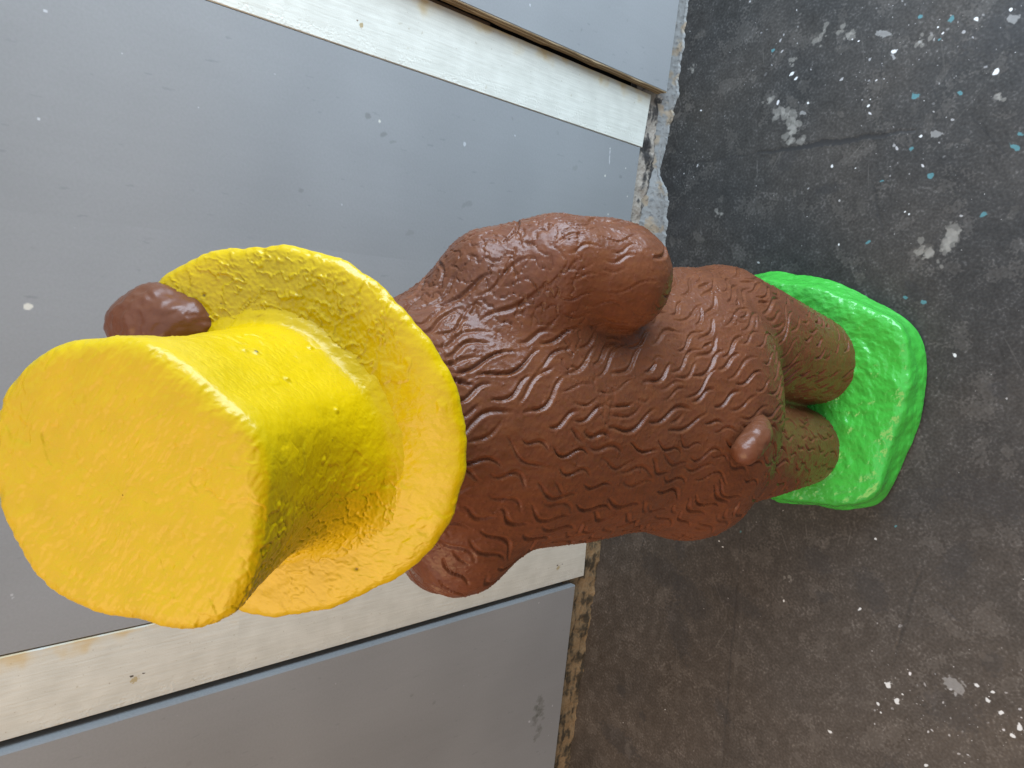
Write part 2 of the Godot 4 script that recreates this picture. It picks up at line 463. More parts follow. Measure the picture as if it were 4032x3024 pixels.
func plinth_material() -> StandardMaterial3D:
	var W := 2048
	var H := 96
	var px := PackedByteArray()
	px.resize(W * H * 3)
	var a := noise(301, 0.018, 4).get_image(W, H).get_data()
	var b := noise(302, 0.11, 3).get_image(W, H).get_data()
	var s := stretch(noise(303, 0.06, 3), W, H, 6, 1)
	for y in H:
		for x in W:
			var i := y * W + x
			var t := float(x) / W
			var right := sstep(0.56, 0.63, t)
			var dirt := sstep(112, 176, a[i] * 0.5 + b[i] * 0.2 + s[i] * 0.35 + (y - 60) * 0.3)
			var c := Color(0.53, 0.45, 0.335).lerp(Color(0.62, 0.58, 0.53), right)
			var d := Color(0.25, 0.225, 0.18).lerp(Color(0.22, 0.21, 0.20), right)
			c = c.lerp(d, dirt)
			var n := (b[i] - 128) * 0.0003
			px[i * 3] = int(clampf(c.r + n, 0, 1) * 255)
			px[i * 3 + 1] = int(clampf(c.g + n, 0, 1) * 255)
			px[i * 3 + 2] = int(clampf(c.b + n, 0, 1) * 255)
	var m := mat(Color.WHITE, 0.8, 0.35)
	m.albedo_texture = ImageTexture.create_from_image(Image.create_from_data(W, H, false, Image.FORMAT_RGB8, px))
	var hb := PackedByteArray()
	hb.resize(W * H)
	for i in W * H:
		hb[i] = clampi(int(a[i] * 0.6 + b[i] * 0.4), 0, 255)
	bump(m, ImageTexture.create_from_image(Image.create_from_data(W, H, false, Image.FORMAT_L8, hb)), 0.35)
	return m

func strip_board(x0: float, x1: float, yl: float, yr: float, y1: float, z0: float, z1: float, b: float) -> ArrayMesh:
	# a board whose picture runs 0..1 across its width and repeats every 0.97 m
	var me := board(x0, x1, yl, yr, y1, z0, z1, b)
	var arr := me.surface_get_arrays(0)
	var v: PackedVector3Array = arr[Mesh.ARRAY_VERTEX]
	var uv: PackedVector2Array = arr[Mesh.ARRAY_TEX_UV]
	for i in v.size():
		uv[i] = Vector2((v[i].x - x0) / (x1 - x0) * 0.998 + 0.001, -v[i].y / 0.97)
	arr[Mesh.ARRAY_TEX_UV] = uv
	var out := ArrayMesh.new()
	out.add_surface_from_arrays(Mesh.PRIMITIVE_TRIANGLES, arr)
	return out

func build_wall():
	var w := Node3D.new()
	w.name = "panelled_wall"
	w.position = Vector3(0.2296, 0, -1.1206)
	w.rotation.y = -0.2021
	add_child(w)
	tag(w, "grey panelled wall with two white upright boards behind the bear statue", "wall")
	var top := 2.4
	put("panel", board(-0.6075, 0.3255, 0.066, 0.077, top, -0.03, 0.0, 0.0012), panel_material(100), w)
	put("panel", board(0.4575, 1.6, 0.040, 0.060, top, -0.004, 0.024, 0.0012, 0.625, Vector2(0.21, 0.4)), panel_material(120), w)
	put("panel", board(-2.0, -0.7515, 0.052, 0.101, top, -0.02, 0.0125, 0.002, 0.625, Vector2(0.37, 0.0)), panel_material(140), w)
	var tr := put("white_board", strip_board(0.3262, 0.447, 0.071, 0.066, top, -0.03, 0.0012, 0.0015), trim_material(200), w)
	tr.set_meta("label", "white upright board beside the gap on the right")
	var tl := put("white_board", strip_board(-0.739, -0.6095, 0.059, 0.070, top, -0.03, 0.001, 0.0015), trim_material(240), w)
	tl.set_meta("label", "stained white upright board on the left")
	# raw plywood edge of the right-hand panel, in plies of uneven tone
	var edge := Node3D.new()
	edge.name = "plywood_edge"
	w.add_child(edge)
	rng.seed = 5
	var nz := noise(401, 9.0, 3)
	var tones := [lin(0.36, 0.27, 0.16), lin(0.22, 0.16, 0.09), lin(0.40, 0.31, 0.19), lin(0.20, 0.145, 0.085), lin(0.37, 0.28, 0.17)]
	for k in 5:
		var st := SurfaceTool.new()
		st.begin(Mesh.PRIMITIVE_TRIANGLES)
		var za := -0.004 + k * 0.0054
		var zb := za + 0.0054
		var prev := Vector3.ZERO
		for s in 121:
			var y := 0.040 + s * 0.0195
			var off := 0.4572 - 0.0008 - maxf(0.0, nz.get_noise_2d(y, k * 3.0)) * 0.0035
			var q := Vector3(off, y, 0)
			if s > 0:
				var A := Vector3(prev.x, prev.y, zb)
				var B := Vector3(prev.x, prev.y, za)
				var C := Vector3(q.x, q.y, za)
				var D := Vector3(q.x, q.y, zb)
				quad(st, A, D, C, B)
				quad(st, Vector3(0.4574, prev.y, zb), Vector3(0.4574, q.y, zb), D, A)
				quad(st, B, C, Vector3(0.4574, q.y, za), Vector3(0.4574, prev.y, za))
			prev = q
		var pm := mat(tones[k], 0.85, 0.3)
		bump(pm, noise_tex(noise(410 + k, 0.05, 3), 128), 0.06, 14.0)
		put("veneer", st.commit(), pm, edge)
	# dark backing seen in the gaps
	put("backing", board(-2.0, 1.6, 0.0, 0.0, top, -0.09, -0.034, 0.001), mat(lin(0.03, 0.026, 0.022), 0.9, 0.3), w)
	# old wooden filler in the upper part of the right gap
	var fm := mat(lin(0.16, 0.10, 0.06), 0.9, 0.3)
	bump(fm, noise_tex(noise(440, 0.06, 3), 128), 0.3, 14.0)
	put("filler_strip", board(0.4476, 0.4562, 0.56, 0.56, 0.72, -0.03, -0.008, 0.002), fm, w)
	put("filler_strip", board(0.4476, 0.4562, 0.80, 0.80, 1.9, -0.03, -0.012, 0.002), fm, w)
	# rough plinth below the boards
	var st := SurfaceTool.new()
	st.begin(Mesh.PRIMITIVE_TRIANGLES)
	var n1 := noise(451, 7.0, 4)
	var cols := 360
	var rows := 8
	for i in cols:
		for j in rows:
			var cs := []
			for c in [[0, 0], [1, 0], [1, 1], [0, 1]]:
				var U: float = -2.0 + (i + c[0]) * 3.6 / cols
				var V: float = (j + c[1]) * 0.125 / rows
				cs.append(Vector3(U, V, -0.011 + n1.get_noise_2d(U * 3.0, V * 8.0) * 0.009 + 0.006 * (1.0 - V / 0.12)))
			for p in [cs[0], cs[2], cs[1], cs[0], cs[3], cs[2]]:
				st.set_smooth_group(0)
				st.set_uv(Vector2((p.x + 1.4) / 2.4, 1.0 - p.y / 0.125))
				st.add_vertex(p)
	st.index()
	st.generate_normals()
	put("plinth", st.commit(), plinth_material(), w)
	# smear of grey cement where the floor meets the wall on the right
	var reach := [[-0.2, 0.0], [-0.1, 0.045], [0.10, 0.062], [0.19, 0.052], [0.235, 0.042], [0.255, 0.028], [0.275, 0.006], [0.29, 0.003], [0.33, 0.010], [0.36, 0.014], [0.41, 0.020], [0.464, 0.030], [0.50, 0.020], [0.566, 0.022], [0.62, 0.017], [0.8, 0.02], [1.1, 0.02]]
	var cst := SurfaceTool.new()
	cst.begin(Mesh.PRIMITIVE_TRIANGLES)
	var n2 := noise(461, 40.0, 4)
	var n3 := noise(462, 16.0, 3)
	var NU := 420
	var NV := 14
	var pts := PackedVector3Array()
	for i in NU + 1:
		var U := -0.2 + 1.3 * i / NU
		var R := 0.0
		for k in reach.size() - 1:
			if U >= reach[k][0] and U <= reach[k + 1][0] + 1e-6:
				R = lerpf(reach[k][1], reach[k + 1][1], (U - reach[k][0]) / (reach[k + 1][0] - reach[k][0]))
				break
		R = maxf(R * 0.85 + n2.get_noise_1d(U) * 0.007 * minf(R / 0.02, 1.0), 0.0) + 0.004
		for j in NV + 1:
			var t := float(j) / NV
			var hgt := (0.004 + 0.030 * pow(1.0 - t, 3.0)) * (1.0 if j < NV else 0.0) + n3.get_noise_2d(U * 2.0, t) * 0.004 * (1.0 - t)
			pts.append(Vector3(U, maxf(hgt, -0.001 if j == NV else 0.0012), -0.012 + (R + 0.012) * t))
	var ixs := PackedInt32Array()
	for i in NU:
		for j in NV:
			var a := i * (NV + 1) + j
			var b := a + NV + 1
			ixs.append_array(PackedInt32Array([a, b, a + 1, a + 1, b, b + 1]))
	var cuv := PackedVector2Array()
	for p in pts:
		cuv.append(Vector2(p.x * 1.6, p.z * 1.6))
	var cm := mat(Color.WHITE, 0.75, 0.4)
	var ci := PackedByteArray()
	ci.resize(512 * 512 * 3)
	var ca := noise(471, 0.02, 4).get_image(512, 512).get_data()
	var cb := noise(472, 0.09, 3).get_image(512, 512).get_data()
	for i in 512 * 512:
		var c := Color(0.47, 0.47, 0.455).lerp(Color(0.55, 0.47, 0.36), sstep(140, 190, ca[i]) * 0.6).lerp(Color(0.25, 0.25, 0.25), sstep(165, 195, cb[i]) * 0.4)
		ci[i * 3] = int(c.r * 255)
		ci[i * 3 + 1] = int(c.g * 255)
		ci[i * 3 + 2] = int(c.b * 255)
	cm.albedo_texture = ImageTexture.create_from_image(Image.create_from_data(512, 512, false, Image.FORMAT_RGB8, ci))
	bump(cm, ImageTexture.create_from_image(Image.create_from_data(512, 512, false, Image.FORMAT_L8, cb)), 0.1)
	put("cement_fillet", make_mesh(pts, ixs, cuv), cm, w)

# ---------------------------------------------------------------- the statue
func ell(c: Vector3, rr: Vector3, k: float):
	prim_kind.append(0); prim_a.append(c); prim_b.append(Vector3.ZERO); prim_r.append(rr); prim_k.append(k)

func cap(a: Vector3, ra: float, b: Vector3, rb: float, k: float):
	prim_kind.append(1); prim_a.append(a); prim_b.append(b); prim_r.append(Vector3(ra, rb, 0)); prim_k.append(k)

func prim_d(i: int, p: Vector3) -> float:
	if prim_kind[i] == 0:
		var q := p - prim_a[i]
		var rr := prim_r[i]
		var k0 := (q / rr).length()
		var k1 := (q / (rr * rr)).length()
		return k0 * (k0 - 1.0) / maxf(k1, 1e-6)
	var a := prim_a[i]
	var ab := prim_b[i] - a
	var pa := p - a
	var t := clampf(pa.dot(ab) / ab.length_squared(), 0.0, 1.0)
	var rr2 := prim_r[i]
	return (pa - ab * t).length() - lerpf(rr2.x, rr2.y, t)

func field(p: Vector3, which: PackedInt32Array) -> float:
	var d := 10.0
	for i in which:
		var e := prim_d(i, p)
		var k := prim_k[i]
		var h := k - absf(d - e)
		d = minf(d, e)
		if h > 0.0:
			d -= h * h / k * 0.25
	return d

func slope(p: Vector3, which: PackedInt32Array) -> Vector3:
	var e := 0.002
	var d := field(p, which)
	return Vector3(field(p + Vector3(e, 0, 0), which) - d, field(p + Vector3(0, e, 0), which) - d, field(p + Vector3(0, 0, e), which) - d).normalized()

func near_prims(p: Vector3, reach: float) -> PackedInt32Array:
	var ds := PackedFloat32Array()
	var lo := 1e9
	for i in prim_kind.size():
		var d := prim_d(i, p)
		ds.append(d)
		lo = minf(lo, d)
	var out := PackedInt32Array()
	for i in prim_kind.size():
		if ds[i] < lo + reach:
			out.append(i)
	return out

func build_statue():
	var bear := Node3D.new()
	bear.name = "bear_statue"
	bear.position = Vector3.ZERO
	add_child(bear)
	tag(bear, "glossy brown bear statue wearing a yellow top hat, standing on a green base", "statue")
	body(bear)
	hat(bear)
	green_base(bear)

func body(bear: Node3D):
	# torso, shoulders, neck
	ell(Vector3(-0.036, 0.443, -0.70), Vector3(0.224, 0.158, 0.152), 0.1)
	ell(Vector3(-0.037, 0.68, -0.715), Vector3(0.190, 0.30, 0.15), 0.1)
	ell(Vector3(-0.04, 0.90, -0.73), Vector3(0.165, 0.14, 0.13), 0.1)
	cap(Vector3(-0.04, 1.0, -0.73), 0.11, Vector3(-0.035, 1.11, -0.70), 0.125, 0.08)
	# head with muzzle, tipped back under the hat
	ell(Vector3(-0.03, 1.13, -0.70), Vector3(0.135, 0.10, 0.13), 0.05)
	cap(Vector3(-0.03, 1.15, -0.80), 0.07, Vector3(-0.03, 1.20, -0.885), 0.05, 0.05)
	# right arm bent back, left arm forward
	cap(Vector3(0.124, 0.893, -0.672), 0.066, Vector3(0.135, 0.835, -0.626), 0.071, 0.05)
	cap(Vector3(0.135, 0.835, -0.626), 0.071, Vector3(0.134, 0.752, -0.599), 0.072, 0.008)
	cap(Vector3(0.14, 0.71, -0.65), 0.066, Vector3(0.200, 0.665, -0.81), 0.05, 0.025)
	ell(Vector3(0.20, 0.655, -0.84), Vector3(0.05, 0.045, 0.055), 0.03)
	cap(Vector3(-0.20, 0.915, -0.72), 0.06, Vector3(-0.215, 0.885, -0.79), 0.055, 0.05)
	cap(Vector3(-0.215, 0.87, -0.79), 0.06, Vector3(-0.155, 0.75, -0.90), 0.05, 0.03)
	ell(Vector3(-0.14, 0.73, -0.92), Vector3(0.055, 0.05, 0.05), 0.03)
	# legs
	cap(Vector3(0.035, 0.05, -0.66), 0.085, Vector3(0.08, 0.35, -0.70), 0.12, 0.018)
	cap(Vector3(-0.135, 0.05, -0.685), 0.075, Vector3(-0.115, 0.35, -0.70), 0.11, 0.016)
	# feet forward
	cap(Vector3(0.04, 0.075, -0.70), 0.06, Vector3(0.06, 0.07, -0.82), 0.055, 0.04)
	cap(Vector3(-0.135, 0.075, -0.71), 0.055, Vector3(-0.15, 0.07, -0.82), 0.05, 0.03)
	for i in prim_kind.size():
		all_prims.append(i)

	# surface nets in a narrow band
	var h := 0.0039
	var org := Vector3(-0.33, 0.02, -0.99)
	var B := 4
	var bx := 44
	var by := 82
	var bz := 35
	var NX := bx * B + 1
	var NY := by * B + 1
	var NZ := bz * B + 1
	var val := PackedFloat32Array()
	val.resize(NX * NY * NZ)
	val.fill(1000.0)
	var blocks := PackedInt32Array()
	var block_prims := {}
	var half := h * B * 0.5
	for z in bz:
		for y in by:
			for x in bx:
				var c := org + Vector3(x, y, z) * h * B + Vector3.ONE * half
				var lo := 1e9
				for i in all_prims:
					lo = minf(lo, prim_d(i, c))
				if lo > 0.065 or lo < -0.06:
					continue
				var pr := near_prims(c, 0.12)
				if absf(field(c, pr)) < half * 1.74 + 0.008:
					var id := (z * by + y) * bx + x
					blocks.append(id)
					block_prims[id] = pr
	for id in blocks:
		var x0 := (id % bx) * B
		var y0 := (id / bx % by) * B
		var z0 := (id / bx / by) * B
		var pr: PackedInt32Array = block_prims[id]
		for z in range(z0, z0 + B + 1):
			for y in range(y0, y0 + B + 1):
				var row := (z * NY + y) * NX
				for x in range(x0, x0 + B + 1):
					if val[row + x] > 900.0:
						val[row + x] = field(org + Vector3(x, y, z) * h, pr)
	var cell_vert := {}
	var verts := PackedVector3Array()
	var vprims := []
	var co := PackedInt32Array([0, 1, NX, NX + 1, NX * NY, NX * NY + 1, NX * NY + NX, NX * NY + NX + 1])
	var cp := [Vector3(0, 0, 0), Vector3(1, 0, 0), Vector3(0, 1, 0), Vector3(1, 1, 0), Vector3(0, 0, 1), Vector3(1, 0, 1), Vector3(0, 1, 1), Vector3(1, 1, 1)]
	var ea := PackedInt32Array([0, 2, 4, 6, 0, 1, 4, 5, 0, 1, 2, 3])
	var eb := PackedInt32Array([1, 3, 5, 7, 2, 3, 6, 7, 4, 5, 6, 7])
	for id in blocks:
		var x0 := (id % bx) * B
		var y0 := (id / bx % by) * B
		var z0 := (id / bx / by) * B
		for z in range(z0, z0 + B):
			for y in range(y0, y0 + B):
				for x in range(x0, x0 + B):
					var at := (z * NY + y) * NX + x
					var s := 0
					for k in 8:
						if val[at + co[k]] < 0.0:
							s += 1
					if s == 0 or s == 8:
						continue
					var sum := Vector3.ZERO
					var cnt := 0
					for k in 12:
						var va := val[at + co[ea[k]]]
						var vb := val[at + co[eb[k]]]
						if (va < 0.0) != (vb < 0.0):
							sum += cp[ea[k]].lerp(cp[eb[k]], va / (va - vb))
							cnt += 1
					cell_vert[at] = verts.size()
					verts.append(org + (Vector3(x, y, z) + sum / cnt) * h)
					vprims.append(block_prims[id])
	var quads := PackedInt32Array()
	for at in cell_vert:
		var a0 := val[at]
		for ax in 3:
			var st: int = [1, NX, NX * NY][ax]
			var s1: int = [NX, NX * NY, 1][ax]
			var s2: int = [NX * NY, 1, NX][ax]
			var b0 := val[at + st]
			if (a0 < 0.0) == (b0 < 0.0):
				continue
			if not (cell_vert.has(at - s1) and cell_vert.has(at - s2) and cell_vert.has(at - s1 - s2)):
				continue
			var q := [cell_vert[at], cell_vert[at - s1], cell_vert[at - s1 - s2], cell_vert[at - s2]]
			if a0 < 0.0:
				quads.append_array(PackedInt32Array([q[0], q[1], q[2], q[3]]))
			else:
				quads.append_array(PackedInt32Array([q[3], q[2], q[1], q[0]]))
	# split every quad in four
	var edge_vert := {}
	var ix := PackedInt32Array()
	var nq := quads.size() / 4
	for k in nq:
		var q := quads.slice(k * 4, k * 4 + 4)
		var e := PackedInt32Array([0, 0, 0, 0])
		for j in 4:
			var a := q[j]
			var b := q[(j + 1) % 4]
			var key := mini(a, b) * 1000000 + maxi(a, b)
			if edge_vert.has(key):
				e[j] = edge_vert[key]
			else:
				e[j] = verts.size()
				edge_vert[key] = verts.size()
				verts.append((verts[a] + verts[b]) * 0.5)
				vprims.append(vprims[a])
		var c := verts.size()
		verts.append((verts[q[0]] + verts[q[1]] + verts[q[2]] + verts[q[3]]) * 0.25)
		vprims.append(vprims[q[0]])
		for j in 4:
			var p := (j + 3) % 4
			ix.append_array(PackedInt32Array([q[j], c, e[j], q[j], e[p], c]))
	# normals of the smooth form, and a step back onto it
	var nn := PackedVector3Array()
	nn.resize(verts.size())
	for t in range(0, ix.size(), 3):
		var fn := (verts[ix[t + 2]] - verts[ix[t]]).cross(verts[ix[t + 1]] - verts[ix[t]])
		nn[ix[t]] += fn
		nn[ix[t + 1]] += fn
		nn[ix[t + 2]] += fn
	for i in verts.size():
		nn[i] = nn[i].normalized()
		verts[i] -= nn[i] * clampf(field(verts[i], vprims[i]), -0.003, 0.003)

	# hash of the vertices, for carving
	var hs := 0.012
	var hash := {}
	for i in verts.size():
		var key := Vector3i((verts[i] / hs).floor())
		if not hash.has(key):
			hash[key] = PackedInt32Array()
		hash[key].append(i)
	var carve := PackedFloat32Array()
	carve.resize(verts.size())
	var lip := PackedFloat32Array()
	lip.resize(verts.size())
	for s in fur():
		var pts: PackedVector3Array = s[0]
		var wid: float = s[1]
		var dep: float = s[2]
		for k in pts.size():
			var t := float(k) / (pts.size() - 1)
			var taper := pow(sin(PI * clampf(t * 0.92 + 0.06, 0.0, 1.0)), 0.6)
			var wk := wid * (0.55 + 0.45 * taper)
			var c := pts[k]
			var reach := wk * 2.6
			var k0 := Vector3i(((c - Vector3.ONE * reach) / hs).floor())
			var k1 := Vector3i(((c + Vector3.ONE * reach) / hs).floor())
			for zz in range(k0.z, k1.z + 1):
				for yy in range(k0.y, k1.y + 1):
					for xx in range(k0.x, k1.x + 1):
						var key := Vector3i(xx, yy, zz)
						if not hash.has(key):
							continue
						for i in hash[key]:
							var d: float = verts[i].distance_to(c) / wk
							if d < 2.6:
								var g := (1.0 - sstep(0.25, 1.15, d)) * dep * taper
								if g > carve[i]:
									carve[i] = g
								var l := exp(-(d - 1.6) * (d - 1.6) * 6.0) * dep * 0.16 * taper
								if l > lip[i]:
									lip[i] = l
	var n_big := noise(501, 9.0, 2)
	var n_mid := noise(502, 34.0, 3)
	var n_fine := noise(503, 130.0, 2)
	var n_crack := noise(504, 38.0, 2)
	var n_col := noise(505, 30.0, 4)
	var n_mask := noise(506, 7.0, 2)
	var cols := PackedColorArray()
	cols.resize(verts.size())
	for i in verts.size():
		var p := verts[i]
		var shoulder := sstep(0.22, 0.05, p.distance_to(Vector3(0.14, 0.90, -0.62)))
		var d := n_big.get_noise_3dv(p) * 0.0022 + n_mid.get_noise_3dv(p) * 0.0008 + n_fine.get_noise_3dv(p) * 0.0003 + sstep(0.42, 0.62, n_fine.get_noise_3dv(p * 1.7)) * 0.0009
		var crack := sstep(0.09, 0.0, absf(n_crack.get_noise_3dv(p)))
		d -= crack * 0.0022 * sstep(0.25, 0.5, n_mask.get_noise_3dv(p) * 0.7 + shoulder * 0.5)
		d += lip[i] * (1.0 - sstep(0.0, 0.002, carve[i]) * 0.7) - carve[i]
		verts[i] = p + nn[i] * d
		var v := 1.0 + n_col.get_noise_3dv(Vector3(p.x * 3.0, p.y * 0.8, p.z * 3.0)) * 0.22
		v += lip[i] * 160.0 * clampf(n_col.get_noise_3dv(p * 2.3) + 0.25, 0.0, 1.0)
		cols[i] = Color(0.135 * v, 0.0475 * v, 0.0205 * (1.0 + (v - 1.0) * 0.6))
	var m := mat(Color.WHITE, 0.31, 0.38)
	m.vertex_color_use_as_albedo = true
	bump(m, noise_tex(noise(510, 0.055, 5), 512), 0.045, 5.0)
	put("body", make_mesh(verts, ix, PackedVector2Array(), cols), m, bear)

	var bm := mat(lin(0.135, 0.0475, 0.0215), 0.33, 0.42)
	bump(bm, noise_tex(noise(511, 0.03, 5), 256), 0.09, 9.0)
	# ears stand on the brim, the left one hidden by the crown
	for s in [[Vector3(0.060, 1.262, -0.708), 1.0], [Vector3(-0.135, 1.235, -0.716), -1.0]]:
		put("ear", lump(s[0], HAT_E1 * 0.036, HAT_AX * 0.040, HAT_E2 * 0.056, 0.0040, int(520 + s[1])), bm, bear)
	# the stub of a tail turned up to one side
	var tp := PackedVector3Array([Vector3(-0.060, 0.474, -0.565), Vector3(-0.068, 0.490, -0.544), Vector3(-0.083, 0.518, -0.535), Vector3(-0.099, 0.546, -0.536)])
	put("tail", tube(tp, [0.013, 0.0165, 0.0205, 0.0195]), bm, bear)

func lump(c: Vector3, a: Vector3, b: Vector3, d: Vector3, rough: float, sd: int) -> ArrayMesh:
	var nu := 96
	var nv := 64
	var n1 := noise(sd, 22.0, 3)
	var v := PackedVector3Array()
	var n2 := noise(sd + 7, 60.0, 2)
	for j in nv:
		var ph := PI * (j + 0.02) / (nv - 0.96)
		for i in nu:
			var th := TAU * i / nu
			var q := Vector3(sin(ph) * cos(th), cos(ph), sin(ph) * sin(th))
			var narrow := 1.0 - 0.30 * maxf(q.z, 0.0)
			var p := c + a * q.x * narrow + b * q.y + d * q.z
			var out := (p - c).normalized()
			v.append(p + out * (n1.get_noise_3dv(p) * rough + (0.5 - absf(n2.get_noise_3dv(p)) * 2.2) * rough * 0.22))
	return make_mesh(v, ring_index(nu, nv))

func tube(p: PackedVector3Array, rad: Array) -> ArrayMesh:
	var nu := 40
	var v := PackedVector3Array()
	var steps := 60
	var cap_n := 14
	var n1 := noise(601, 40.0, 3)
	var rows := 0
	var up := Vector3.UP
	for s in steps + cap_n + 1:
		var t := minf(float(s) / steps, 1.0) * (p.size() - 1)
		var k := mini(int(t), p.size() - 2)
		var fr := t - k
		var c := p[k].cubic_interpolate(p[k + 1], p[maxi(k - 1, 0)], p[mini(k + 2, p.size() - 1)], fr)
		var c2 := p[k].cubic_interpolate(p[k + 1], p[maxi(k - 1, 0)], p[mini(k + 2, p.size() - 1)], fr - 0.02)
		var dir := (c - c2).normalized()
		var rr := lerpf(rad[k], rad[k + 1], fr)
		if s > steps:
			var a := PI / 2 * (s - steps) / cap_n
			c += dir * sin(a) * rr
			rr *= maxf(cos(a), 0.01)
		var sx := dir.cross(up).normalized()
		var sy := sx.cross(dir).normalized()
		for i in nu:
			var th := TAU * i / nu
			var o := sx * cos(th) + sy * sin(th)
			v.append(c + o * (rr + n1.get_noise_3dv(c + o * rr) * 0.0022 * minf(rr / 0.012, 1.0)))
		rows += 1
	return make_mesh(v, ring_index(nu, rows, true))

# wavy strokes cut into the wet cement: [points, width, depth]
func fur() -> Array:
	var out := []
	rng.seed = 4242
	flow.seed = 9
	flow.frequency = 7.0
	# arm: long strokes that follow the limb
	for k in 130:
		var a := rng.randf_range(-2.0, 2.0)
		var yy := rng.randf_range(0.69, 0.89)
		stroke(out, Vector3(0.134, yy, -0.605), Vector3(sin(a), 0.0, cos(a)), rng.randf_range(0.035, 0.08), 2.0)
	# torso and hips
	var y := 1.03
	var row := 0
	while y > 0.29:
		var count := 74
		for k in count:
			var a := TAU * (k + (row % 2) * 0.5 + rng.randf_range(-0.3, 0.3)) / count
			var yy := y + rng.randf_range(-0.018, 0.018)
			if cos(a) < -0.4:
				continue
			var axis := Vector3(-0.035, yy, -0.715)
			var dir := Vector3(sin(a), 0, cos(a))
			stroke(out, axis, dir, rng.randf_range(0.055, 0.100), 0.0)
		y -= 0.031
		row += 1
	# legs
	for leg in [Vector3(0.045, 0, -0.67), Vector3(-0.13, 0, -0.69)]:
		for r2 in 9:
			for k in 16:
				var a := TAU * (k + rng.randf_range(-0.3, 0.3) + r2 * 0.5) / 16.0
				stroke(out, leg + Vector3(0, 0.10 + r2 * 0.024 + rng.randf_range(-0.01, 0.01), 0), Vector3(sin(a), 0, cos(a)), rng.randf_range(0.03, 0.05), 1.0)
	# arms: long strokes that follow the limb
	return out

func stroke(out: Array, axis: Vector3, dir: Vector3, length: float, kind: float):
	# march in from outside to the skin
	var t := 0.42 if kind == 0.0 else 0.16
	var p := axis + dir * t
	for k in 24:
		var d := field(p, all_prims)
		if d < 0.0008:
			break
		p -= dir * d * 0.9
		t -= d * 0.9
		if t < 0.01:
			return
	var on_arm := prim_d(6, p) < 0.012 or prim_d(7, p) < 0.012
	if kind == 0.0 and on_arm and rng.randf() < 0.85:
		return
	var side := signf(p.x + 0.055) if absf(p.x + 0.055) > 0.012 else (1.0 if rng.randf() < 0.5 else -1.0)
	var away := clampf(absf(p.x + 0.055) / 0.10, 0.65, 1.0)
	var lean := rng.randf_range(0.32, 0.58) * away if side > 0.0 else rng.randf_range(0.32, 0.66) * away
	if kind == 0.0 and side < 0.0:
		length *= 0.85
	if kind == 2.0:
		lean = 0.1
	var phase := rng.randf_range(-0.24, 0.24)
	lean += flow.get_noise_3dv(p) * 0.55
	var amp := (rng.randf_range(0.28, 0.5) if side > 0.0 else rng.randf_range(0.4, 0.75))
	var carried := Vector3.ZERO
	var pts := PackedVector3Array()
	var steps := int(length / 0.0022)
	var near := near_prims(p, 0.2)
	for k in steps:
		var n := slope(p, near)
		p -= n * field(p, near)
		var key := Vector3i((p / 0.0041).floor())
		var hit := false
		for o in TAKEN_AROUND:
			if taken.has(key + o):
				hit = true
				break
		if hit:
			break
		pts.append(p)
		var down := (Vector3.DOWN - n * Vector3.DOWN.dot(n)).normalized()
		var across := down.cross(n).normalized()
		if (across.x * side if carried == Vector3.ZERO else across.dot(carried)) < 0.0:
			across = -across
		carried = across
		var ang := lean - amp * side * cos(TAU * (float(k) / steps + phase))
		p += (down * cos(ang) + across * sin(ang)) * 0.0022
	if pts.size() > 12:
		for q in pts:
			taken[Vector3i((q / 0.0041).floor())] = true
		var wide := rng.randf_range(0.0024, 0.0038)
		var deep := rng.randf_range(0.0020, 0.0042)
		if kind == 1.0:
			deep *= 0.95

		elif kind == 2.0:
			wide *= 0.7
			deep *= 0.6
		out.append([pts, wide, deep])

# ---------------------------------------------------------------- hat
func yellow_material(sd: int, rough: float, cm := 0.04, spec := 0.5) -> StandardMaterial3D:
	var m := mat(Color.WHITE, rough, spec)
	m.vertex_color_use_as_albedo = true
	bump(m, noise_tex(noise(sd, 0.03, 5), 512), cm, 7.0)
	return m

func hat_skin(p: Vector3, n: Vector3, rough: float, top: float, nz: Array, pits: Array) -> Array:
	var d: float = nz[0].get_noise_3dv(p) * 0.0018 + nz[1].get_noise_3dv(p) * 0.0005
	# edges of older paint flakes
	var fl: float = nz[2].get_noise_3dv(p)
	d += sstep(0.14, 0.19, fl) * 0.0007 * sstep(-0.15, 0.2, nz[5].get_noise_3dv(p))
	# wrinkles and crackle
	var cr := 1.0 - sstep(0.0, 0.10, absf(nz[3].get_noise_3dv(p)))
	d += cr * 0.0013 * rough
	d += nz[4].get_noise_3dv(p) * 0.0006 * rough
	# trowel dashes on the top of the crown
	if top > 0.0:
		var s := p - HAT_C
		var a := s.dot(HAT_E1)
		var b := s.dot(HAT_E2)
		d += nz[4].get_noise_3d((a * 0.8 + b * 0.6) * 0.35, (-a * 0.6 + b * 0.8) * 1.0, 3.0) * 0.0006 * top
		d += nz[1].get_noise_3d((a * 0.8 + b * 0.6) * 0.4, (-a * 0.6 + b * 0.8) * 1.3, 9.0) * 0.0010 * top
	var dark := 0.0
	for q in pits:
		var dd: float = p.distance_squared_to(q[0])
		var rr: float = q[1]
		if dd < rr * rr * 5.0:
			var w := sqrt(dd) / rr
			d -= exp(-w * w * 1.6) * rr * 0.55
			d += exp(-(w - 1.5) * (w - 1.5) * 6.0) * rr * 0.12
			dark = maxf(dark, q[2] * (1.0 - sstep(0.35, 0.75, w)))
	var v: float = 1.0 + nz[1].get_noise_3dv(p * 0.6) * 0.06
	var c := Color(0.585 * v, 0.392 * v, 0.003).lerp(Color(0.12, 0.075, 0.02), dark)
	return [p + n * d, c]

